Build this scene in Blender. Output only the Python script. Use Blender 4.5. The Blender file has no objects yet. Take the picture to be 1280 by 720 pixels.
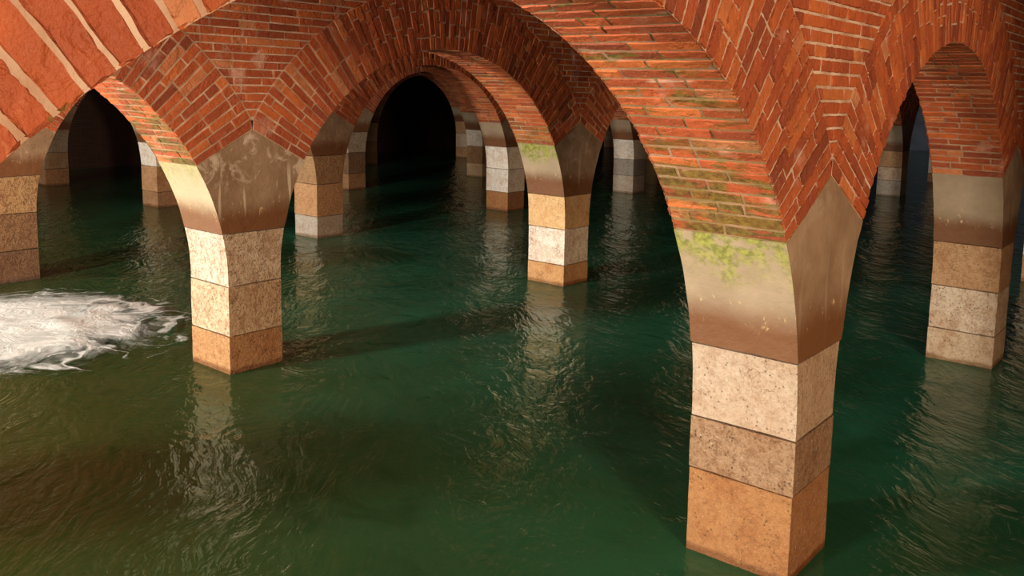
import bpy, bmesh, math, random
from mathutils import Vector, Matrix, noise

# ------------------------------------------------------------------ layout
SU, SV = 5.11909, 4.75812          # spacing of the rows, spacing of piers in a row
HX, HY = 0.30, 0.26054             # half size of a pier
R, ZS = 2.11846, 0.81203           # arch radius and springing height
RO = 2.755                         # outer radius of the voussoir ring
THC = 0.50394                      # angle at which the brick begins on the stone cap
ZTOP = 4.30                        # top of the arcade walls
ZBED = -1.7
YMIN, YMAX = -2, 6                 # bays built along the rows (arch k spans pier k to k+1)

COL = bpy.context.scene.collection
def link(o):
    COL.objects.link(o)
    return o
def empty(name, loc):
    o = bpy.data.objects.new(name, None)
    o.location = loc
    o.empty_display_size = .2
    return link(o)
def tag(o, label=None, cat=None, group=None, kind=None):
    if label: o['label'] = label
    if cat: o['category'] = cat
    if group: o['group'] = group
    if kind: o['kind'] = kind
    return o
def mesh_obj(name, me, mat=None, parent=None, loc=(0, 0, 0)):
    o = bpy.data.objects.new(name, me)
    if mat and not me.materials: me.materials.append(mat)
    o.location = loc
    if parent: o.parent = parent
    return link(o)

# ------------------------------------------------------------------ materials
class NT:
    def __init__(self, name):
        self.m = bpy.data.materials.new(name)
        self.m.use_nodes = True
        self.t = self.m.node_tree
        self.t.nodes.clear()
        self.out = self.t.nodes.new('ShaderNodeOutputMaterial')
    def n(self, typ, **kw):
        nd = self.t.nodes.new(typ)
        for k, v in kw.items():
            if k.startswith('i_'):
                key = k[2:]
                key = int(key) if key.isdigit() else key.replace('_', ' ')
                self.set(nd.inputs[key], v)
            else:
                setattr(nd, k, v)
        return nd
    def set(self, sock, v):
        if isinstance(v, bpy.types.NodeSocket): self.t.links.new(v, sock)
        else: sock.default_value = v
    def math(self, op, a, b=0.0, c=0.0, clamp=False):
        nd = self.t.nodes.new('ShaderNodeMath'); nd.operation = op; nd.use_clamp = clamp
        for i, v in enumerate((a, b, c)): self.set(nd.inputs[i], v)
        return nd.outputs[0]
    def mix(self, f, a, b, typ='RGBA', blend='MIX'):
        nd = self.t.nodes.new('ShaderNodeMix'); nd.data_type = typ
        nd.blend_type = blend
        self.set(nd.inputs[0], f)
        if typ == 'RGBA': self.set(nd.inputs[6], a); self.set(nd.inputs[7], b); return nd.outputs[2]
        self.set(nd.inputs[2], a); self.set(nd.inputs[3], b); return nd.outputs[0]
    def ramp(self, f, stops, interp='LINEAR'):
        nd = self.t.nodes.new('ShaderNodeValToRGB')
        nd.color_ramp.interpolation = interp
        e = nd.color_ramp.elements
        while len(e) < len(stops): e.new(0.5)
        for k, (p, c) in enumerate(stops):
            e[k].position = p
            e[k].color = (c, c, c, 1) if isinstance(c, (int, float)) else (*c, 1)
        self.set(nd.inputs[0], f)
        return nd.outputs[0]
    def noise(self, vec, scale, detail=3, rough=.55, dist=0.0):
        nd = self.n('ShaderNodeTexNoise', i_Scale=scale, i_Detail=detail, i_Roughness=rough, i_Distortion=dist)
        if vec is not None: self.set(nd.inputs['Vector'], vec)
        return nd.outputs[0]
    def step(self, x, lo, hi):
        nd = self.n('ShaderNodeMapRange', i_1=lo, i_2=hi)
        nd.interpolation_type = 'SMOOTHSTEP'
        self.set(nd.inputs[0], x)
        return nd.outputs[0]
    def bump(self, h, strength, dist, normal=None):
        nd = self.n('ShaderNodeBump', i_Strength=strength, i_Distance=dist)
        self.set(nd.inputs['Height'], h)
        if normal is not None: self.set(nd.inputs['Normal'], normal)
        return nd.outputs[0]
    def principled(self, color, rough, normal=None, spec=.4):
        b = self.n('ShaderNodeBsdfPrincipled')
        self.set(b.inputs['Base Color'], color); self.set(b.inputs['Roughness'], rough)
        b.inputs['Specular IOR Level'].default_value = spec
        if normal is not None: self.set(b.inputs['Normal'], normal)
        self.t.links.new(b.outputs[0], self.out.inputs[0])
        return b
def scaled(t, vec, s):
    nd = t.n('ShaderNodeVectorMath', operation='MULTIPLY')
    t.set(nd.inputs[0], vec); nd.inputs[1].default_value = s
    return nd.outputs[0]

def brick_material():
    t = NT('brick')
    pos = t.n('ShaderNodeNewGeometry')
    P = pos.outputs['Position']
    sep = t.n('ShaderNodeSeparateXYZ'); t.set(sep.inputs[0], P)
    nrm = t.n('ShaderNodeSeparateXYZ'); t.set(nrm.inputs[0], pos.outputs['True Normal'])
    rnd = t.n('ShaderNodeAttribute', attribute_name='rnd').outputs['Fac']
    soff = t.n('ShaderNodeAttribute', attribute_name='soffit').outputs['Fac']
    oi = t.n('ShaderNodeObjectInfo')
    oc = t.n('ShaderNodeSeparateColor'); t.set(oc.inputs[0], oi.outputs['Color'])
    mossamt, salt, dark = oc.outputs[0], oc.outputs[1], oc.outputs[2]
    base = t.ramp(rnd, [(0, (.20, .040, .014)), (.13, (.30, .058, .018)), (.45, (.38, .075, .020)),
                        (.78, (.45, .098, .024)), (.93, (.52, .14, .035)), (1, (.46, .18, .08))])
    n1 = t.noise(P, 9, 4, .6)
    base = t.mix(t.step(n1, .35, .75), t.mix(.35, base, (.16, .035, .015, 1)), base)
    n2 = t.noise(P, 45, 4, .65)
    base = t.mix(t.math('MULTIPLY', t.step(n2, .55, .8), .35), base, (.62, .25, .12, 1))
    # white bloom of salts on the walls
    n3 = t.noise(P, 3.2, 5, .62)
    sm = t.math('MULTIPLY', t.step(n3, .58, .74), salt)
    base = t.mix(t.math('MULTIPLY', sm, .55), base, (.66, .44, .35, 1))
    # moss and damp on the lower part of the intrados, along the courses
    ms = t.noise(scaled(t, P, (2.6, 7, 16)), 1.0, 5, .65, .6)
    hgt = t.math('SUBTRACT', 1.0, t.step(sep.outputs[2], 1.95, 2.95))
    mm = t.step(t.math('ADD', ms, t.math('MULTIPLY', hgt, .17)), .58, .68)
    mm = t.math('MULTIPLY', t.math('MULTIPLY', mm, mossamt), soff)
    patch = t.step(t.noise(P, 1.7, 2), .38, .56)
    mm = t.math('MULTIPLY', mm, patch)
    mossc = t.mix(t.step(t.noise(P, 24, 3), .3, .7), (.028, .034, .005, 1), (.12, .11, .015, 1))
    base = t.mix(t.math('MULTIPLY', mm, .8), base, mossc)
    # whitish lime lines high on mossy intrados
    lime = t.step(t.noise(scaled(t, P, (1.5, 6, 22)), 1.0, 3, .6), .66, .74)
    base = t.mix(t.math('MULTIPLY', t.math('MULTIPLY', lime, soff), .35), base, (.72, .6, .46, 1))
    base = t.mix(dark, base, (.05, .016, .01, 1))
    h = t.math('ADD', t.math('MULTIPLY', t.noise(P, 38, 5, .62), .7), t.math('MULTIPLY', t.noise(P, 140, 3, .6), .3))
    dent = t.noise(P, 13, 4, .6, .5)
    nor = t.bump(h, .8, .012, t.bump(t.step(dent, .28, .5), .5, .012))
    rg = t.math('SUBTRACT', .82, t.math('MULTIPLY', t.noise(P, 5, 3), .3))
    t.principled(base, rg, nor, .35)
    return t.m

def mortar_material():
    t = NT('lime_mortar')
    P = t.n('ShaderNodeNewGeometry').outputs['Position']
    oi = t.n('ShaderNodeObjectInfo')
    oc = t.n('ShaderNodeSeparateColor'); t.set(oc.inputs[0], oi.outputs['Color'])
    base = t.mix(t.step(t.noise(P, 6, 4), .3, .7), (.36, .20, .12, 1), (.56, .40, .29, 1))
    soff = t.n('ShaderNodeAttribute', attribute_name='soffit').outputs['Fac']
    g = t.math('MULTIPLY', t.math('MULTIPLY', t.step(t.noise(P, 3, 3), .4, .6), soff), oc.outputs[0])
    base = t.mix(t.math('MULTIPLY', g, .8), base, (.12, .12, .02, 1))
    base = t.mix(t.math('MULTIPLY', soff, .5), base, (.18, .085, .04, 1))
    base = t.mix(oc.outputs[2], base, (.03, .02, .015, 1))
    nor = t.bump(t.noise(P, 70, 4, .6), .6, .01)
    t.principled(base, .9, nor, .2)
    return t.m

def stone_material():
    t = NT('granite_block')
    geo = t.n('ShaderNodeNewGeometry')
    P = geo.outputs['Position']
    sep = t.n('ShaderNodeSeparateXYZ'); t.set(sep.inputs[0], P)
    nrm = t.n('ShaderNodeSeparateXYZ'); t.set(nrm.inputs[0], geo.outputs['Normal'])
    oi = t.n('ShaderNodeObjectInfo')
    base = oi.outputs['Color']
    rough = oi.outputs['Alpha']
    # faces towards the next row painted darker and browner, in place of dimmer light
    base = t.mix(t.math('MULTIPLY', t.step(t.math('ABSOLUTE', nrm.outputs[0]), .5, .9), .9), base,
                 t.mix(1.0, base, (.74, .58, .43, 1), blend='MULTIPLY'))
    n1 = t.noise(P, 4.5, 5, .6, .4)
    base = t.mix(t.math('MULTIPLY', t.step(n1, .4, .75), .5), base, t.mix(1.0, base, (.68, .45, .28, 1), blend='MULTIPLY'))
    n2 = t.noise(P, 48, 5, .75)
    base = t.mix(t.math('MULTIPLY', t.math('MULTIPLY', t.step(n2, .48, .66), .85), t.math('ADD', .3, t.math('MULTIPLY', rough, .7))), base, t.mix(1.0, base, (.55, .42, .33, 1), blend='MULTIPLY'))
    n5 = t.noise(P, 19, 6, .72, .3)
    base = t.mix(t.math('MULTIPLY', t.step(n5, .46, .60), t.math('ADD', .2, t.math('MULTIPLY', rough, .45))), base, t.mix(1.0, base, (.58, .43, .32, 1), blend='MULTIPLY'))
    n4 = t.noise(P, 85, 2, .6)
    base = t.mix(t.math('MULTIPLY', t.step(n4, .6, .75), .45), base, t.mix(.5, base, (.9, .8, .65, 1)))
    # dark pits in clusters
    v = t.n('ShaderNodeTexVoronoi', i_Scale=42.0, i_Randomness=1.0)
    t.set(v.inputs['Vector'], t.mix(.5, P, scaled(t, P, (1.0, 1.0, 1.0))))
    pit = t.math('SUBTRACT', 1.0, t.step(v.outputs['Distance'], .10, .30))
    pit = t.math('MULTIPLY', pit, t.step(t.noise(P, 8, 3), .45, .62))
    base = t.mix(t.math('MULTIPLY', pit, .75), base, (.06, .035, .02, 1))
    # long fissures
    cr = t.n('ShaderNodeTexVoronoi', feature='DISTANCE_TO_EDGE', i_Scale=4.2)
    wob = t.n('ShaderNodeVectorMath', operation='ADD')
    nz = t.n('ShaderNodeTexNoise', i_Scale=9.0, i_Detail=4.0)
    t.set(nz.inputs['Vector'], P)
    t.set(wob.inputs[0], P); t.set(wob.inputs[1], scaled(t, nz.outputs['Color'], (.22, .22, .22)))
    t.set(cr.inputs['Vector'], wob.outputs[0])
    crk = t.math('SUBTRACT', 1.0, t.step(cr.outputs['Distance'], .004, .016))
    crk = t.math('MULTIPLY', crk, t.step(t.noise(P, 3.1, 2), .50, .60))
    base = t.mix(t.math('MULTIPLY', crk, .55), base, (.10, .05, .02, 1))
    # wet foot
    wet = t.math('SUBTRACT', 1.0, t.step(t.math('ADD', sep.outputs[2], t.math('MULTIPLY', t.noise(P, 7, 3), .05)), .045, .085))
    base = t.mix(t.math('MULTIPLY', wet, .75), base, t.mix(1.0, base, (.38, .25, .12, 1), blend='MULTIPLY'))
    hh = t.math('SUBTRACT', t.math('ADD', t.math('MULTIPLY', t.noise(P, 30, 5, .65), .7), t.math('MULTIPLY', n2, .35)), t.math('MULTIPLY', pit, .45))
    nor = t.bump(t.math('ADD', hh, t.math('MULTIPLY', n5, .5)), t.math('ADD', .45, t.math('MULTIPLY', rough, .55)), .04)
    t.principled(base, t.mix(wet, .8, .35, 'FLOAT'), nor, .35)
    return t.m

def cap_material():
    """springer stone: grey-brown, a dark tide band at its foot, moss under the bricks, lime runs on the wall face"""
    t = NT('springer_stone')
    geo = t.n('ShaderNodeNewGeometry')
    P = geo.outputs['Position']
    nrm = t.n('ShaderNodeSeparateXYZ'); t.set(nrm.inputs[0], geo.outputs['True Normal'])
    tc = t.n('ShaderNodeTexCoord')
    lo = t.n('ShaderNodeSeparateXYZ'); t.set(lo.inputs[0], tc.outputs['Object'])
    z = lo.outputs[2]
    oi = t.n('ShaderNodeObjectInfo')
    oc = t.n('ShaderNodeSeparateColor'); t.set(oc.inputs[0], oi.outputs['Color'])
    mossamt, lime, pale = oc.outputs[0], oc.outputs[1], oc.outputs[2]
    fx = t.step(t.math('ABSOLUTE', nrm.outputs[0]), .4, .9)       # wall faces
    wob = t.math('MULTIPLY', t.noise(P, 2.6, 3), .16)
    zz = t.math('ADD', z, t.math('SUBTRACT', wob, .08))
    c1 = t.mix(t.step(t.noise(P, 3.3, 5, .6), .35, .7), (.225, .165, .112, 1), (.30, .225, .155, 1))
    c1 = t.mix(t.math('MULTIPLY', pale, t.math('SUBTRACT', 1.0, fx)), c1, (.36, .305, .20, 1))
    c2 = t.mix(t.step(t.noise(P, 3.0, 5, .6), .3, .7), (.175, .100, .052, 1), (.25, .155, .09, 1))
    base = t.mix(fx, c1, c2)
    band = t.math('SUBTRACT', 1.0, t.step(zz, .13, .33))
    base = t.mix(t.math('MULTIPLY', band, .9), base, (.115, .038, .009, 1))
    edge = t.math('MULTIPLY', t.step(zz, .12, .2), t.math('SUBTRACT', 1.0, t.step(zz, .2, .38)))
    sp = t.step(t.noise(scaled(t, P, (1, 1, .5)), 26, 4, .7), .60, .70)
    base = t.mix(t.math('MULTIPLY', t.math('MULTIPLY', edge, sp), .7), base, (.62, .45, .22, 1))
    # lime bloom and runs on the wall face
    bl = t.step(t.noise(P, 5.0, 6, .68, .8), .50, .62)
    bl = t.math('MULTIPLY', bl, t.step(z, .3, .55))
    run = t.math('MULTIPLY', t.step(t.noise(scaled(t, P, (9, 9, .55)), 1.6, 2, .5), .60, .66), t.step(z, .05, .3))
    run = t.math('MULTIPLY', run, t.math('SUBTRACT', 1.0, t.step(z, .45, .65)))
    bl = t.math('MULTIPLY', t.math('MAXIMUM', bl, run), t.math('MULTIPLY', lime, fx))
    base = t.mix(t.math('MULTIPLY', bl, .7), base, (.50, .39, .29, 1))
    # moss on the intrados face under the first course
    mz = t.math('ADD', z, t.math('MULTIPLY', t.math('SUBTRACT', t.noise(scaled(t, P, (5, 5, 2.2)), 1.2, 4, .6), .5), .5))
    ms = t.math('MULTIPLY', t.math('MULTIPLY', t.step(mz, .38, .56), t.step(t.noise(P, 11, 4, .65), .34, .56)), t.math('SUBTRACT', 1.0, fx))
    ms = t.math('MULTIPLY', ms, mossamt)
    mc = t.mix(t.step(t.noise(P, 30, 4, .65), .35, .65), (.10, .12, .010, 1), (.27, .28, .045, 1))
    base = t.mix(t.math('MULTIPLY', ms, .85), base, mc)
    nor = t.bump(t.math('ADD', t.noise(P, 16, 5, .6), t.math('MULTIPLY', t.noise(P, 90, 3), .25)), .55, .012)
    t.principled(base, t.mix(band, .8, .6, 'FLOAT'), nor, .35)
    return t.m

def plain_material(name, c1, c2, scale=2.0, rough=.9, bump=.4):
    t = NT(name)
    P = t.n('ShaderNodeNewGeometry').outputs['Position']
    base = t.mix(t.step(t.noise(P, scale, 5, .6), .3, .7), (*c1, 1), (*c2, 1))
    t.principled(base, rough, t.bump(t.noise(P, scale * 8, 4), bump, .02), .3)
    return t.m

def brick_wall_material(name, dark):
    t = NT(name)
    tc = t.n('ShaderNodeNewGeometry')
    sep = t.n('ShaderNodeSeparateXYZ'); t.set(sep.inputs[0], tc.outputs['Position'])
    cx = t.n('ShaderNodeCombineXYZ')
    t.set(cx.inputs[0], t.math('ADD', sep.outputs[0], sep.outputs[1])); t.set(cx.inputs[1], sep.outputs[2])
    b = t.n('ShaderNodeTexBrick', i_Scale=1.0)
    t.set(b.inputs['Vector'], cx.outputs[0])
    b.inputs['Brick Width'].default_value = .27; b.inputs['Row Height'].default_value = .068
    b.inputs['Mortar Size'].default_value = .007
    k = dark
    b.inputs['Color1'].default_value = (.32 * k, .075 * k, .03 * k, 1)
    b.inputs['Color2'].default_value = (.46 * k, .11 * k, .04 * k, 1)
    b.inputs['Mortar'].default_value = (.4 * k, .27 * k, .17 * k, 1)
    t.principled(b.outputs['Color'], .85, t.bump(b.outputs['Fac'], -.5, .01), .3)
    return t.m

def water_material():
    t = NT('murky_green_water')
    P = t.n('ShaderNodeNewGeometry').outputs['Position']
    sep = t.n('ShaderNodeSeparateXYZ'); t.set(sep.inputs[0], P)
    # clouds of silt in the water: teal in the middle, olive over the shallow near bed
    cl = t.noise(scaled(t, P, (.30, .30, 1)), 1.0, 4, .55, .5)
    teal = t.mix(t.step(cl, .35, .66), (.013, .105, .056, 1), (.030, .220, .135, 1))
    near = t.math('ADD', t.math('MULTIPLY', sep.outputs[0], .25), t.math('MULTIPLY', sep.outputs[1], .9))
    nf = t.math('SUBTRACT', 1.0, t.step(t.math('ADD', near, t.math('MULTIPLY', t.math('SUBTRACT', cl, .5), 2.5)), -4.0, .2))
    mid = t.math('SUBTRACT', 1.0, t.step(t.math('ADD', near, t.math('MULTIPLY', t.math('SUBTRACT', cl, .5), 3.0)), -1.5, 3.2))
    body = t.mix(t.math('MULTIPLY', mid, .8), teal, (.032, .100, .034, 1))
    body = t.mix(nf, body, (.029, .052, .009, 1))
    sw = t.noise(scaled(t, P, (.8, 1.3, 1)), 1.6, 5, .6, 1.2)
    body = t.mix(t.math('MULTIPLY', t.step(sw, .5, .72), .45), body, t.mix(1.0, body, (.45, .5, .4, 1), blend='MULTIPLY'))
    # ripples
    warp = t.n('ShaderNodeTexNoise', i_Scale=.5, i_Detail=2.0)
    t.set(warp.inputs['Vector'], P)
    wv = t.n('ShaderNodeVectorMath', operation='ADD')
    t.set(wv.inputs[0], P); t.set(wv.inputs[1], scaled(t, warp.outputs['Color'], (1.1, 1.1, 0)))
    rot = t.n('ShaderNodeVectorRotate', rotation_type='Z_AXIS', i_Angle=math.radians(37))
    t.set(rot.inputs['Vector'], wv.outputs[0])
    r1 = t.noise(scaled(t, rot.outputs[0], (.85, 1.7, 1)), 2.0, 3, .5, .9)
    r2 = t.noise(scaled(t, rot.outputs[0], (1.2, 2.6, 1)), 5.5, 3, .55, .6)
    # ridged ripples give the thin curling glints
    ridge = t.math('ABSOLUTE', t.math('SUBTRACT', r2, .5))
    h = t.math('ADD', t.math('MULTIPLY', r1, .9), t.math('ADD', t.math('MULTIPLY', r2, .30), t.math('MULTIPLY', ridge, -.16)))
    nor = t.bump(h, .38, .10)
    dif = t.n('ShaderNodeBsdfDiffuse'); t.set(dif.inputs[0], body)
    tr = t.n('ShaderNodeBsdfTransparent', i_0=(.50, .55, .22, 1))
    fr0 = t.n('ShaderNodeMixShader', i_0=.30)
    t.set(fr0.inputs[1], dif.outputs[0]); t.set(fr0.inputs[2], tr.outputs[0])
    gl = t.n('ShaderNodeBsdfGlossy', i_Roughness=.10)
    gl.inputs[0].default_value = (.9, .95, .9, 1)
    t.set(gl.inputs['Normal'], nor)
    fr = t.n('ShaderNodeFresnel', i_IOR=1.33); t.set(fr.inputs['Normal'], nor)
    mx = t.n('ShaderNodeMixShader')
    t.set(mx.inputs[0], t.math('MULTIPLY', fr.outputs[0], 1.0, clamp=True))
    t.set(mx.inputs[1], fr0.outputs[0]); t.set(mx.inputs[2], gl.outputs[0])
    t.t.links.new(mx.outputs[0], t.out.inputs[0])
    return t.m

def foam_material():
    t = NT('white_foam')
    P = t.n('ShaderNodeNewGeometry').outputs['Position']
    den = t.n('ShaderNodeAttribute', attribute_name='froth').outputs['Fac']
    wv = t.n('ShaderNodeVectorMath', operation='ADD')
    nz = t.n('ShaderNodeTexNoise', i_Scale=1.3, i_Detail=3.0); t.set(nz.inputs['Vector'], P)
    t.set(wv.inputs[0], P); t.set(wv.inputs[1], scaled(t, nz.outputs['Color'], (.9, .9, 0)))
    n1 = t.noise(wv.outputs[0], 2.6, 6, .68, .5)
    n2 = t.noise(wv.outputs[0], 14, 4, .6)
    lac = t.math('ABSOLUTE', t.math('SUBTRACT', t.noise(wv.outputs[0], 1.5, 3, .5, .6), .5))
    lac = t.math('SUBTRACT', 1.0, t.step(lac, .0, .035))
    a = t.math('ADD', den, t.math('MULTIPLY', t.math('SUBTRACT', n1, .5), .9))
    a = t.math('ADD', a, t.math('MULTIPLY', t.math('SUBTRACT', n2, .5), .35))
    a = t.math('ADD', a, t.math('MULTIPLY', t.math('MULTIPLY', lac, .26), t.step(den, .02, .2)))
    speck = t.step(t.noise(wv.outputs[0], 9, 5, .7), .64, .74)
    a = t.math('ADD', a, t.math('MULTIPLY', t.math('MULTIPLY', speck, .4), t.step(den, .0, .25)))
    alpha = t.math('MULTIPLY', t.step(a, .36, .85), t.step(den, .0, .12))
    b = t.principled(t.mix(t.step(n1, .3, .7), (.52, .64, .66, 1), (.84, .97, 1.0, 1)), .7, t.bump(n2, .4, .03), .3)
    t.set(b.inputs['Alpha'], alpha)
    return t.m

BRICK, MORTAR, STONE, CAP = brick_material(), mortar_material(), stone_material(), cap_material()

# ------------------------------------------------------------------ brickwork meshes
class BM:
    """collects bricks (raised pillows with uneven edges) over a mortar bed"""
    def __init__(self, seed):
        self.v, self.f, self.mi, self.rn, self.so = [], [], [], [], []
        self.r = random.Random(seed)
    def face(self, idx, mi, rn, so):
        self.f.append(idx); self.mi.append(mi); self.rn.append(rn); self.so.append(so)
    def bed(self, pts_grid, so, flip=False):
        """pts_grid: rows of Vector"""
        b = len(self.v); nx = len(pts_grid[0])
        for row in pts_grid: self.v.extend(row)
        for j in range(len(pts_grid) - 1):
            for i in range(nx - 1):
                q = [b + j * nx + i, b + j * nx + i + 1, b + (j + 1) * nx + i + 1, b + (j + 1) * nx + i]
                self.face(q[::-1] if flip else q, 1, .5, so)
    def brick(self, q, fmap, so=0.0, nx=4, ny=2, rise=.008, bev=.0045, jit=.0024, flip=False, rn=None):
        """q: four (a, b) corners, fmap(a, b, height) -> Vector"""
        r = self.r
        rn = r.random() if rn is None else rn
        P = [fmap(a, b, 0.0) for a, b in q]
        la = max(((P[1] - P[0]).length + (P[2] - P[3]).length) / 2, .012)
        lb = max(((P[3] - P[0]).length + (P[2] - P[1]).length) / 2, .012)
        es, et = min(.3, bev / la), min(.3, bev / lb)
        tilt = r.uniform(-.003, .003); ti2 = r.uniform(-.003, .003); rise = max(.0035, rise + r.uniform(-.004, .004))
        def bil(s, t, h):
            a = (1 - s) * (1 - t) * q[0][0] + s * (1 - t) * q[1][0] + s * t * q[2][0] + (1 - s) * t * q[3][0]
            b = (1 - s) * (1 - t) * q[0][1] + s * (1 - t) * q[1][1] + s * t * q[2][1] + (1 - s) * t * q[3][1]
            return fmap(a, b, h)
        base = len(self.v)
        W = nx + 3
        ss = [0] + [es + (1 - 2 * es) * i / nx for i in range(nx + 1)] + [1]
        tt = [0] + [et + (1 - 2 * et) * j / ny for j in range(ny + 1)] + [1]
        ja, jb = jit / la, jit / lb
        for jx, t_ in enumerate(tt):
            for ix, s_ in enumerate(ss):
                out = ix in (0, W - 1) or jx in (0, len(tt) - 1)
                h = -.003 if out else rise + tilt * (s_ - .5) * 2 + ti2 * (t_ - .5) * 2 + r.uniform(-.0012, .0012)
                rim = ix in (0, 1, W - 2, W - 1) or jx in (0, 1, len(tt) - 2, len(tt) - 1)
                self.v.append(bil(s_ + (r.uniform(-ja, ja) if rim else 0), t_ + (r.uniform(-jb, jb) if rim else 0), h))
        for j in range(len(tt) - 1):
            for i in range(W - 1):
                f = [base + j * W + i, base + j * W + i + 1, base + (j + 1) * W + i + 1, base + (j + 1) * W + i]
                self.face(f[::-1] if flip else f, 0, rn, so)
    def build(self, name):
        me = bpy.data.meshes.new(name)
        me.from_pydata([tuple(p) for p in self.v], [], self.f)
        me.materials.append(BRICK); me.materials.append(MORTAR)
        me.polygons.foreach_set('material_index', self.mi)
        for nm, dat in (('rnd', self.rn), ('soffit', self.so)):
            at = me.attributes.new(nm, 'FLOAT', 'FACE')
            at.data.foreach_set('value', dat)
        me.update()
        return me

M = .0052        # half mortar joint
# all arch meshes are local to the middle of the span at z = 0
def ring_map(sx):
    def f(th, rho, h):
        return Vector((sx * (HX + h), -math.cos(th) * rho, ZS + rho * math.sin(th)))
    return f
def soffit_map(th, x, h):
    return Vector((x, -math.cos(th) * (R + .004 - h), ZS + (R + .004 - h) * math.sin(th)))
def outer(th):
    c = abs(math.cos(th))
    return min(RO, (SV / 2) / c - .002) if c > 1e-4 else RO

def ring_mesh(seed, both=True, fine=(4, 2), jit=.0024):
    b = BM(seed)
    n = round((math.pi - 2 * THC) * R / .068)
    dth = (math.pi - 2 * THC) / n
    for sx in ((1, -1) if both else (1,)):
        fm = ring_map(sx)
        grid = []
        for k in range(n * 1 + 1):
            th = THC + dth * k
            ro = outer(th)
            grid.append([fm(th, R + (ro - R) * i / 3, 0) for i in range(4)])
        b.bed(grid, 0.0, flip=(sx > 0))
        for k in range(n):
            t0, t1 = THC + dth * k, THC + dth * (k + 1)
            rmax = min(outer(t0 + dth * .5), RO)
            # the bricks of one course, header and stretcher bonds drifting
            r = b.r
            pat = r.choice([[.27, .27], [.135, .27, .135], [.27, .135, .135], [.135, .135, .27], [.27, .27], [.25, .29]]) if k % 2 else \
                r.choice([[.135, .27, .135], [.2, .27], [.135, .27, .135], [.27, .27]])
            rho = R
            cuts = [R]
            for L in pat:
                rho += L + r.uniform(-.012, .012)
                if rho < rmax - .09: cuts.append(rho)
            cuts.append(rmax)
            for c in range(len(cuts) - 1):
                r0, r1 = cuts[c] + (M if c else 0), cuts[c + 1] - M
                q = []
                wob = r.uniform(-.001, .001)
                for (th, ro, s) in ((t0, r0, 1), (t0, r1, 1), (t1, r1, -1), (t1, r0, -1)):
                    if c == len(cuts) - 2 and ro == r1: ro = min(RO, outer(th)) - M
                    q.append((th + s * M / ro + wob, ro))
                b.brick(q, fm, 0.0, *fine, flip=(sx > 0), jit=jit)
    return b.build('voussoir_ring')

def soffit_mesh(seed, fine=(5, 2)):
    b = BM(seed)
    n = round((math.pi - 2 * THC) * R / .068)
    dth = (math.pi - 2 * THC) / n
    X0, X1 = -HX, HX
    b.bed([[soffit_map(THC + dth * k, X0 + (X1 - X0) * i / 3, 0) for i in range(4)] for k in range(n + 1)], 1.0, flip=False)
    for k in range(n):
        t0, t1 = THC + dth * k + M / R, THC + dth * (k + 1) - M / R
        r = b.r
        x = X0; cuts = [X0]
        x += (.27 if k % 2 else .14) + r.uniform(-.03, .03)
        while x < X1 - .08:
            cuts.append(x); x += r.choice([.27, .27, .27, .14]) + r.uniform(-.015, .015)
        cuts.append(X1)
        for c in range(len(cuts) - 1):
            x0, x1 = cuts[c] + (M if c else -.004), cuts[c + 1] - (M if c < len(cuts) - 2 else -.004)
            b.brick([(t0, x0), (t1, x0), (t1, x1), (t0, x1)], soffit_map, 1.0, fine[1], fine[0], flip=True, rise=.004)
    return b.build('soffit')

def spandrel_mesh(seed, fine=(4, 2)):
    """wall between two rings, local to the pier centre"""
    b = BM(seed)
    zi = ZS + math.sqrt(RO ** 2 - (SV / 2) ** 2)
    def hw(z):
        d = z - ZS
        return SV / 2 - math.sqrt(max(RO ** 2 - d * d, 0)) if d < RO else SV / 2
    for sx in (1, -1):
        def fm(y, z, h, sx=sx): return Vector((sx * (HX + h), y, z))
        nz = 70
        grid = []
        for k in range(nz + 1):
            z = zi + (ZTOP - zi) * k / nz
            w = hw(z) + .003
            grid.append([fm(-w + 2 * w * i / 4, z, 0) for i in range(5)])
        b.bed(grid, 0.0, flip=(sx < 0))
        z = zi + .03; row = 0
        while z < ZTOP - .02:
            z0, z1 = z + M, min(z + .068, ZTOP) - M
            w0, w1 = hw(z0) - M, hw(z1) - M
            row += 1
            if w1 > .03:
                y = -w1; cuts = []
                y += b.r.uniform(.06, .26)
                while y < w1 - .06:
                    cuts.append(y); y += b.r.choice([.27, .27, .135]) + b.r.uniform(-.015, .015)
                prev = None
                for c in range(len(cuts) + 1):
                    a0 = (-w0, -w1) if c == 0 else (cuts[c - 1] + M,) * 2
                    a1 = (w0, w1) if c == len(cuts) else (cuts[c] - M,) * 2
                    a0 = (min(a0[0], a1[0] - .005), min(a0[1], a1[1] - .005)) if c == 0 else a0
                    if c and a0[0] > a1[0] - .01: a1 = (a0[0] + .01, a1[1])
                    b.brick([(a0[0], z0), (a1[0], z0), (a1[1], z1), (a0[1], z1)], fm, 0.0, *fine, flip=(sx < 0))
            z += .068
    return b.build('spandrel')

# ------------------------------------------------------------------ stone meshes
def half_depth(z):
    if z <= ZS: return HY
    return SV / 2 - math.sqrt(R * R - (z - ZS) ** 2)

def rough_up(bm, amp, seed, keep=0.0):
    off = Vector((seed * 3.17, seed * 1.31, seed * .73))
    bm.normal_update()
    for v in bm.verts:
        n = noise.noise(v.co * 5 + off) * .6 + noise.noise(v.co * 17 + off) * .4
        v.co += v.normal * n * amp

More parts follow.
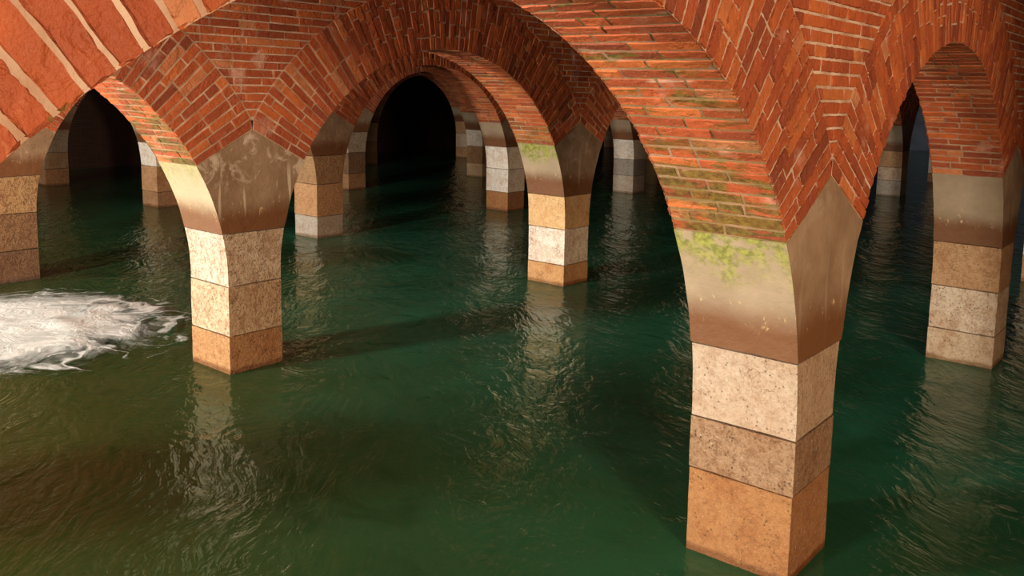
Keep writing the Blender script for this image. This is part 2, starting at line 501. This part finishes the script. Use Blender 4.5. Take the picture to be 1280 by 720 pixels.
def block_mesh(z0, z1, seed, joint=.005, grow=0.0, bev=.012, amp=.006):
    """one dressed stone of a pier; follows the spring of the arch when it stands high enough"""
    bm = bmesh.new()
    rg = random.Random(seed)
    z0, z1 = z0 + joint, z1 - joint
    nl = max(2, int((z1 - z0) / .07))
    rings = []
    g = grow
    for k in range(nl + 1):
        z = z0 + (z1 - z0) * k / nl
        hy = half_depth(z) + g; hx = HX + g
        rings.append([bm.verts.new((sx * hx, sy * hy, z)) for sx, sy in ((-1, -1), (1, -1), (1, 1), (-1, 1))])
    for k in range(nl):
        for i in range(4):
            j = (i + 1) % 4
            bm.faces.new((rings[k][i], rings[k][j], rings[k + 1][j], rings[k + 1][i]))
    bm.faces.new(rings[0][::-1]); bm.faces.new(rings[-1])
    hard = [e for e in bm.edges if e.calc_face_angle(0) > .8]
    bmesh.ops.bevel(bm, geom=hard, offset=bev, segments=2, affect='EDGES', profile=.6)
    long_e = [e for e in bm.edges if e.calc_length() > .3]
    bmesh.ops.subdivide_edges(bm, edges=long_e, cuts=7, use_grid_fill=True)
    rough_up(bm, amp, seed)
    me = bpy.data.meshes.new('block')
    bm.to_mesh(me); bm.free()
    return me

def cap_mesh(zc, seed):
    """gabled springer stone: intrados curves on both sides, pointed top under the two rings; local z from its foot"""
    bm = bmesh.new()
    ztop = ZS + R * math.sin(THC); zap = ZS + SV / 2 * math.tan(THC)
    zc = zc + .003
    side = []
    n = 12
    for k in range(n + 1):
        z = zc + (ztop - zc) * k / n
        side.append((half_depth(z) + .002, z))
    NX = 8
    cols = []
    for i in range(NX + 1):
        x = -HX - .004 + (2 * HX + .008) * i / NX
        ring = [bm.verts.new((x, -y, z - zc)) for y, z in side]                 # up the front
        ring += [bm.verts.new((x, -side[-1][0] * (1 - k / 6), ztop + (zap - ztop) * k / 6 - zc)) for k in range(1, 7)]
        ring += [bm.verts.new((x, side[-1][0] * k / 6, zap - (zap - ztop) * k / 6 - zc)) for k in range(1, 7)]
        ring += [bm.verts.new((x, y, z - zc)) for y, z in side[::-1][1:]]
        cols.append(ring)
    m = len(cols[0])
    for i in range(NX):
        for k in range(m):
            l = (k + 1) % m
            bm.faces.new((cols[i][k], cols[i][l], cols[i + 1][l], cols[i + 1][k]))
    # gable faces: strips across between mirrored profile points
    for ci, s in ((0, 1), (NX, -1)):
        ring = cols[ci]
        half = m // 2                                                        # apex index
        inner = []
        for k in range(half):
            a, b = ring[k], ring[m - 1 - k]
            row = [a] + [bm.verts.new(a.co.lerp(b.co, j / 8)) for j in range(1, 8)] + [b]
            inner.append(row)
        for k in range(half - 1):
            for j in range(8):
                f = (inner[k][j], inner[k][j + 1], inner[k + 1][j + 1], inner[k + 1][j])
                bm.faces.new(f[::-1] if s > 0 else f)
        top = ring[half]
        for j in range(8):
            f = (inner[-1][j], inner[-1][j + 1], top)
            bm.faces.new(f[::-1] if s > 0 else f)
    bmesh.ops.remove_doubles(bm, verts=bm.verts, dist=1e-5)
    bmesh.ops.recalc_face_normals(bm, faces=bm.faces)
    rough_up(bm, .007, seed)
    me = bpy.data.meshes.new('springer_stone')
    bm.to_mesh(me); bm.free()
    return me

# colours of the stones (albedo)
CREAM = (.56, .44, .33); WHITE = (.74, .68, .62); TAN = (.45, .27, .14); ORANGE = (.30, .145, .055)
BROWN = (.34, .20, .105); GREY = (.42, .38, .33); YELL = (.58, .42, .25); DARK = (.20, .125, .07)

def pier(i, j, joints, cols, cap, label, group=None):
    """joints: heights between the stones from the water up; cols: their colours; cap: (moss, lime, pale)"""
    t = empty('stone_pier', (-i * SU, j * SV, ZBED))
    tag(t, label, 'pier', group)
    zs = [ZBED] + list(joints)
    seed = 17 + i * 31 + j * 7
    for k in range(len(zs) - 1):
        o = mesh_obj('stone_block', block_mesh(zs[k], zs[k + 1], seed + k, grow=random.Random(seed * 5 + k).uniform(-.003, .003)), STONE, t, (0, 0, -ZBED))
        c = cols[k]
        o.color = (*c[:3], c[3] if len(c) > 3 else .5)
    zc = joints[-1]
    o = mesh_obj('springer_stone', cap_mesh(zc, seed), CAP, t, (0, 0, zc + .003 - ZBED))
    o.color = (*cap, 1)
    if cap[0] > .9: o['label'] = 'springer stone with green moss under the bricks'
    return t

def r(c, k): return (*c, k)

PIERS = {}
def default_pier(i, j, rowname):
    rg = random.Random(i * 101 + j * 13)
    hs = [.33 + rg.uniform(-.05, .08), .80 + rg.uniform(-.06, .09), 1.18 + (.14 if i > 1 else 0) + rg.uniform(-.02, .03)]
    cs = [rg.choice([TAN, ORANGE, BROWN, GREY]), rg.choice([WHITE, TAN, CREAM]), rg.choice([WHITE, YELL, TAN])]
    return hs, cs, (.2, .3, .2)
SPEC = {
    (0, 0): ([.48, .777, 1.195], [r(ORANGE, .3), r((.32, .205, .122), .8), r((.42, .33, .25), .3)], (1, .15, .15)),
    (0, 1): ([.31, .734, 1.168], [r((.56, .45, .33), .4), r((.70, .60, .48), .8), r((.46, .29, .16), .5)], (0, .2, .1)),
    (1, 0): ([.335, .775, 1.238], [r((.38, .215, .095), .7), r((.55, .44, .31), 1), r((.62, .55, .46), 1)], (.45, 1, .8)),
    (1, 1): ([.27, .741, 1.173], [r((.50, .29, .13), .3), r((.78, .73, .66), .6), r((.60, .41, .21), .2)], (1, .35, .2)),
    (2, 0): ([.391, .851, 1.315], [r(DARK, 1), r((.27, .17, .09), 1), r((.46, .33, .18), 1)], (.2, .1, .4)),
    (2, 1): ([.359, .895, 1.368], [r((.40, .37, .33), .3), r(TAN, .5), r((.36, .23, .12), .6)], (0, .1, 0)),
    (2, 2): ([.392, .875, 1.338], [r(ORANGE, .4), r((.66, .64, .60), .4), r((.74, .71, .66), .4)], (0, .1, .1)),
    (2, 3): ([.44, .85, 1.345], [r(GREY, .4), r((.30, .29, .27), .4), r((.66, .64, .60), .4)], (0, .1, 0)),
    (3, 1): ([.311, .82, 1.292], [r(BROWN, .6), r(TAN, .6), r((.74, .71, .66), .4)], (.2, .1, .3)),
    (3, 2): ([.389, .903, 1.396], [r(BROWN, .6), r(DARK, .6), r(GREY, .6)], (0, .1, .1)),
    (3, 3): ([.39, .88, 1.35], [r(YELL, .4), r(BROWN, .4), r(WHITE, .4)], (0, .1, .1)),
    (4, 1): ([.399, .783, 1.317], [r(BROWN, .6), r((.36, .27, .17), .6), r(GREY, .6)], (0, .1, .1)),
}
HID = 'distant stone pier mostly hidden behind the nearer piers and arches'
LABEL = {
    (0, 0): 'largest, nearest stone pier with mossy springer over cream, tan and orange blocks',
    (0, 1): 'stone pier at far right with brown tide-marked springer and dark-pitted white middle block',
    (0, 2): 'thin sliver of a stone pier at the right frame edge behind the far right pier',
    (1, 0): 'stone pier beside the white foam, pitted cream blocks under a lime-streaked brown springer',
    (1, 1): 'slender stone pier in the centre, white block between two tan blocks, mossy springer',
    (1, 4): 'distant dim pier in the narrow gap between the largest pier and the far right pier',
    (2, 0): 'rough yellow-brown stone pier at the left frame edge, just behind the white foam',
    (2, 1): 'tan stone pier with a grey foot block, just right of the cream pitted pier',
    (2, 2): 'stone pier with two white blocks on an orange foot, inside the central arch',
    (2, 3): 'grey and white stone pier between the slender centre pier and the largest pier',
    (3, 1): 'distant brown stone pier with white top block, just left of the cream pitted pier',
    (3, 2): 'dim brown pier left of the black opening, behind the tan pier with grey foot',
    (3, 3): 'small tan-footed pier just left of the pier with two white blocks',
    (4, 1): 'dim grey-brown stone pier on the left edge of the dark opening at left',
    (4, 3): 'faint farthest pier on the left edge of the black opening in the central arch',
    (4, 4): 'faint farthest pier on the right edge of the black opening in the central arch',
}
GROUP = {}
ROWS = {0: range(-1, 3), 1: range(-1, 6), 2: range(0, 5), 3: range(0, 6), 4: range(0, 7)}
for i, js in ROWS.items():
    for j in js:
        hs, cs, cap = SPEC.get((i, j)) or default_pier(i, j, '')
        PIERS[i, j] = pier(i, j, hs, cs, cap, LABEL.get((i, j), HID), None if (i, j) in LABEL else 'hidden distant piers')

# ------------------------------------------------------------------ arches and spandrels
RINGS = [ring_mesh(s) for s in (3, 8)]
SOFF = [soffit_mesh(s) for s in (4, 9)]
NEAR_RING = ring_mesh(21, fine=(9, 4), jit=.0032)
SPAN = [spandrel_mesh(s) for s in (5, 6)]
ALABEL = {
    (0, -1): 'nearest brick arch, huge voussoirs at top left, springing down onto the largest pier',
    (0, 0): 'orange brick arch at right from the largest pier to the far right pier',
    (0, 1): 'sliver of shaded brick arch at the right frame edge beyond the far right pier',
    (1, -1): 'brick arch with mossy intrados springing left from the cream pitted pier',
    (1, 0): 'broad central brick arch from the cream pitted pier to the slender centre pier',
    (1, 1): 'short shaded length of brick arch rising right from the slender centre pier',
    (2, 0): 'small dim slice of brick arch below the huge voussoirs, left of the dark opening',
    (2, 1): 'second brick arch back, framed inside the broad central arch',
    (3, 2): 'third brick arch back, nested inside the two nearer central arches',
    (4, 3): 'farthest dim brick arch, directly around the central black opening',
}
AHID = 'distant dim brick arch mostly hidden behind nearer arches and piers'
SLABEL = {
    (0, 0): 'orange brick spandrel wedge above the largest pier, between two rings of voussoirs',
    (0, 1): 'shaded brick spandrel in the top right corner above the far right pier',
    (1, 0): 'lime-spotted brick spandrel in level courses above the cream pitted pier',
    (1, 1): 'dark brick spandrel above the slender centre pier, partly behind the nearest arch',
}
SHID = 'brick spandrel of the arcades mostly hidden behind nearer brickwork'
def arch(i, k):
    t = empty('brick_arch', (-i * SU, (k + .5) * SV, 0))
    tag(t, ALABEL.get((i, k), AHID), 'arch', None if (i, k) in ALABEL else 'hidden distant arches')
    moss = {(0, -1): 1.0, (1, 0): .8, (1, -1): 1.0, (0, 0): .05}.get((i, k), .3)
    salt = {0: .6, 1: .45}.get(i, .3)
    o = mesh_obj('voussoir_ring', NEAR_RING if (i, k) == (0, -1) else RINGS[(i + k) % 2], None, t); o.color = (moss, salt, .16 if (i, k) == (0, -1) else 0, 1)  # near ring's brick and mortar colour darkened to offset the strong lamp light
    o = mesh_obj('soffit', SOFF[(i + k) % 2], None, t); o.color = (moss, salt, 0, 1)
def spandrel(i, j):
    o = mesh_obj('brick_spandrel', SPAN[(i + j) % 2], None, None, (-i * SU, j * SV, 0))
    o.color = (0, .9 if i == 1 else .45, 0, 1)
    tag(o, SLABEL.get((i, j), SHID), 'spandrel', None if (i, j) in SLABEL else 'hidden spandrels')
for i, js in ROWS.items():
    js = list(js)
    for j in js[:-1]: arch(i, j)
    for j in js: spandrel(i, j)

# ------------------------------------------------------------------ setting
def quad_obj(name, pts, mat, kind='structure'):
    me = bpy.data.meshes.new(name)
    me.from_pydata(pts, [], [tuple(range(len(pts)))])
    o = mesh_obj(name, me, mat)
    if kind: o['kind'] = kind
    return o
def box_obj(name, x0, x1, y0, y1, z0, z1, mat, kind='structure'):
    bm = bmesh.new()
    bmesh.ops.create_cube(bm, size=1)
    for v in bm.verts:
        v.co = ((x0 + x1) / 2 + v.co.x * (x1 - x0), (y0 + y1) / 2 + v.co.y * (y1 - y0), (z0 + z1) / 2 + v.co.z * (z1 - z0))
    me = bpy.data.meshes.new(name); bm.to_mesh(me); bm.free()
    o = mesh_obj(name, me, mat)
    if kind: o['kind'] = kind
    return o
XL, XR, YB, YF = -4.5 * SU - 1.0, 2 * SU - HX, -13.5, 8.56 * SV
WALL = brick_wall_material('shadowed_brick_wall', .08)  # darkness of the unlit hall put into the brick colour
VAULT = brick_wall_material('vault_brick', .8)
BED = plain_material('silted_bed', (.015, .03, .01), (.04, .05, .015), 1.2)
box_obj('floor', XL - .3, XR + .3, YB - .3, YF + .3, ZBED - .2, ZBED, BED)
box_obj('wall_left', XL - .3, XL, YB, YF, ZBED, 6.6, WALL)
box_obj('wall_right', XR, XR + .3, YB, YF, ZBED, 6.6, VAULT)
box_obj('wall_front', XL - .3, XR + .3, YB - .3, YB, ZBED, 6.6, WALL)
box_obj('wall_back', XL - .3, XR + .3, YF, YF + .3, ZBED, 6.6, plain_material('blue_lit_render', (.10, .12, .16), (.2, .22, .26), .8))
# barrel vaults running along the rows
bm = bmesh.new()
for i in range(-2, 5):
    xa, xb = -(i + 1) * SU + HX, -i * SU - HX
    xc, hw = (xa + xb) / 2, (xb - xa) / 2
    if i == 4: xa = XL; xc, hw = (xa + xb) / 2, (xb - xa) / 2
    prev = None
    rows = []
    for k in range(17):
        a = math.pi * k / 16
        x, z = xc - hw * math.cos(a), ZTOP + 1.7 * math.sin(a)
        rows.append((bm.verts.new((x, YB, z)), bm.verts.new((x, YF, z))))
    for p, q in zip(rows, rows[1:]): bm.faces.new((p[0], q[0], q[1], p[1]))
me = bpy.data.meshes.new('ceiling'); bm.to_mesh(me); bm.free()
o = mesh_obj('ceiling', me, VAULT); o['kind'] = 'structure'

# ------------------------------------------------------------------ water and foam
me = bpy.data.meshes.new('water')
me.from_pydata([(XL + .004, YB + .004, 0), (XR - .004, YB + .004, 0), (XR - .004, YF - .004, 0), (XL + .004, YF - .004, 0)], [], [(0, 1, 2, 3)])
w = mesh_obj('water', me, water_material())
tag(w, 'murky green rippled water flooding the whole vaulted hall', 'water', kind='stuff')

def foam_patch():
    bm = bmesh.new()
    cx, cy = -7.75, -1.15
    N, S = 90, 6.0
    vs = {}
    lay = bm.verts.layers.float.new('froth')
    ang = math.radians(25)
    for a in range(N + 1):
        for b in range(N + 1):
            x, y = (a / N - .5) * S, (b / N - .5) * S
            # stretched towards the near right by the outflow
            u = x * math.cos(ang) + y * math.sin(ang); v = -x * math.sin(ang) + y * math.cos(ang)
            d = math.hypot(u / 2.05, v / 1.85)
            den = max(0, 1.15 - d ** 1.6 * .95)
            n = noise.noise(Vector((x * 1.6, y * 1.6, 3.3))) * .5 + noise.noise(Vector((x * 4.5, y * 4.5, 7.3))) * .25
            z = .012 + max(0, min(1, den)) * (.05 + .10 * max(0, n))
            vv = bm.verts.new((cx + x, cy + y, z)); vv[lay] = den
            vs[a, b] = vv
    for a in range(N):
        for b in range(N):
            q = [vs[a, b], vs[a + 1, b], vs[a + 1, b + 1], vs[a, b + 1]]
            if max(v[lay] for v in q) > .02: bm.faces.new(q).smooth = True
    for v in [v for v in bm.verts if not v.link_faces]: bm.verts.remove(v)
    me = bpy.data.meshes.new('foam_patch'); bm.to_mesh(me); bm.free()
    o = mesh_obj('foam_patch', me, foam_material())
    tag(o, 'white churning foam on the green water at the left edge', 'foam', kind='stuff')
foam_patch()

# ------------------------------------------------------------------ light
def area(name, loc, target, size, power, color, spread=None):
    l = bpy.data.lights.new(name, 'AREA'); l.shape = 'DISK'; l.size = size; l.energy = power; l.color = color
    if spread: l.spread = spread
    o = bpy.data.objects.new(name, l); o.location = loc
    o.rotation_euler = (Vector(target) - Vector(loc)).to_track_quat('-Z', 'Y').to_euler()
    return link(o)
area('key_lamp', (-1.8, -11.5, 2.1), (-1.8, 2, 1.5), 1.3, 1250, (1.0, .89, .74))
sl = bpy.data.lights.new('side_lamp', 'SPOT'); sl.energy = 4700; sl.color = (1.0, .78, .55)
sl.spot_size = math.radians(57); sl.spot_blend = .06; sl.shadow_soft_size = 1.0
so = link(bpy.data.objects.new('side_lamp', sl)); so.location = (8.0, -5.5, 2.7)
so.rotation_euler = (Vector((-1, math.tan(math.radians(25.5)), -.20))).to_track_quat('-Z', 'Y').to_euler()
area('rear_lamp', (-7.6, -9.0, 2.4), (-7.6, 4, 1.0), 1.2, 1850, (1.0, .90, .76))
area('end_lamp', (-12.7, -6.0, 1.8), (-12.7, 6, 1.6), 1.0, 400, (1.0, .88, .72))
area('far_lamp', (-2.5, 30, 3.2), (-2.5, 38, 1.5), 1.5, 110, (.55, .72, 1.0))

W = bpy.data.worlds.new('dark_hall'); bpy.context.scene.world = W
W.use_nodes = True
W.node_tree.nodes['Background'].inputs[0].default_value = (.02, .02, .02, 1)

# ------------------------------------------------------------------ camera
cx, cy, cz, ya, pi_, ro, f = 1.92786, -4.38614, 2.52458, -0.65135, -0.12436, 0.02417, 1095.23913
F = Vector((math.sin(ya) * math.cos(pi_), math.cos(ya) * math.cos(pi_), math.sin(pi_)))
RT = Vector((math.cos(ya), -math.sin(ya), 0)); U = RT.cross(F)
R2 = RT * math.cos(ro) + U * math.sin(ro); U2 = -RT * math.sin(ro) + U * math.cos(ro)
cam = bpy.data.cameras.new('camera'); co = link(bpy.data.objects.new('camera', cam))
m = Matrix((R2, U2, -F)).transposed().to_4x4(); m.translation = (cx, cy, cz)
co.matrix_world = m
cam.sensor_width = 36; cam.sensor_fit = 'HORIZONTAL'
cam.lens = f / 1280 * 36
cam.shift_x = -64.87 / 1280; cam.shift_y = -109.93 / 1280
cam.clip_start = .05
bpy.context.scene.camera = co
sc = bpy.context.scene
sc.view_settings.view_transform = 'Standard'
sc.view_settings.look = 'None'
sc.view_settings.exposure = 0
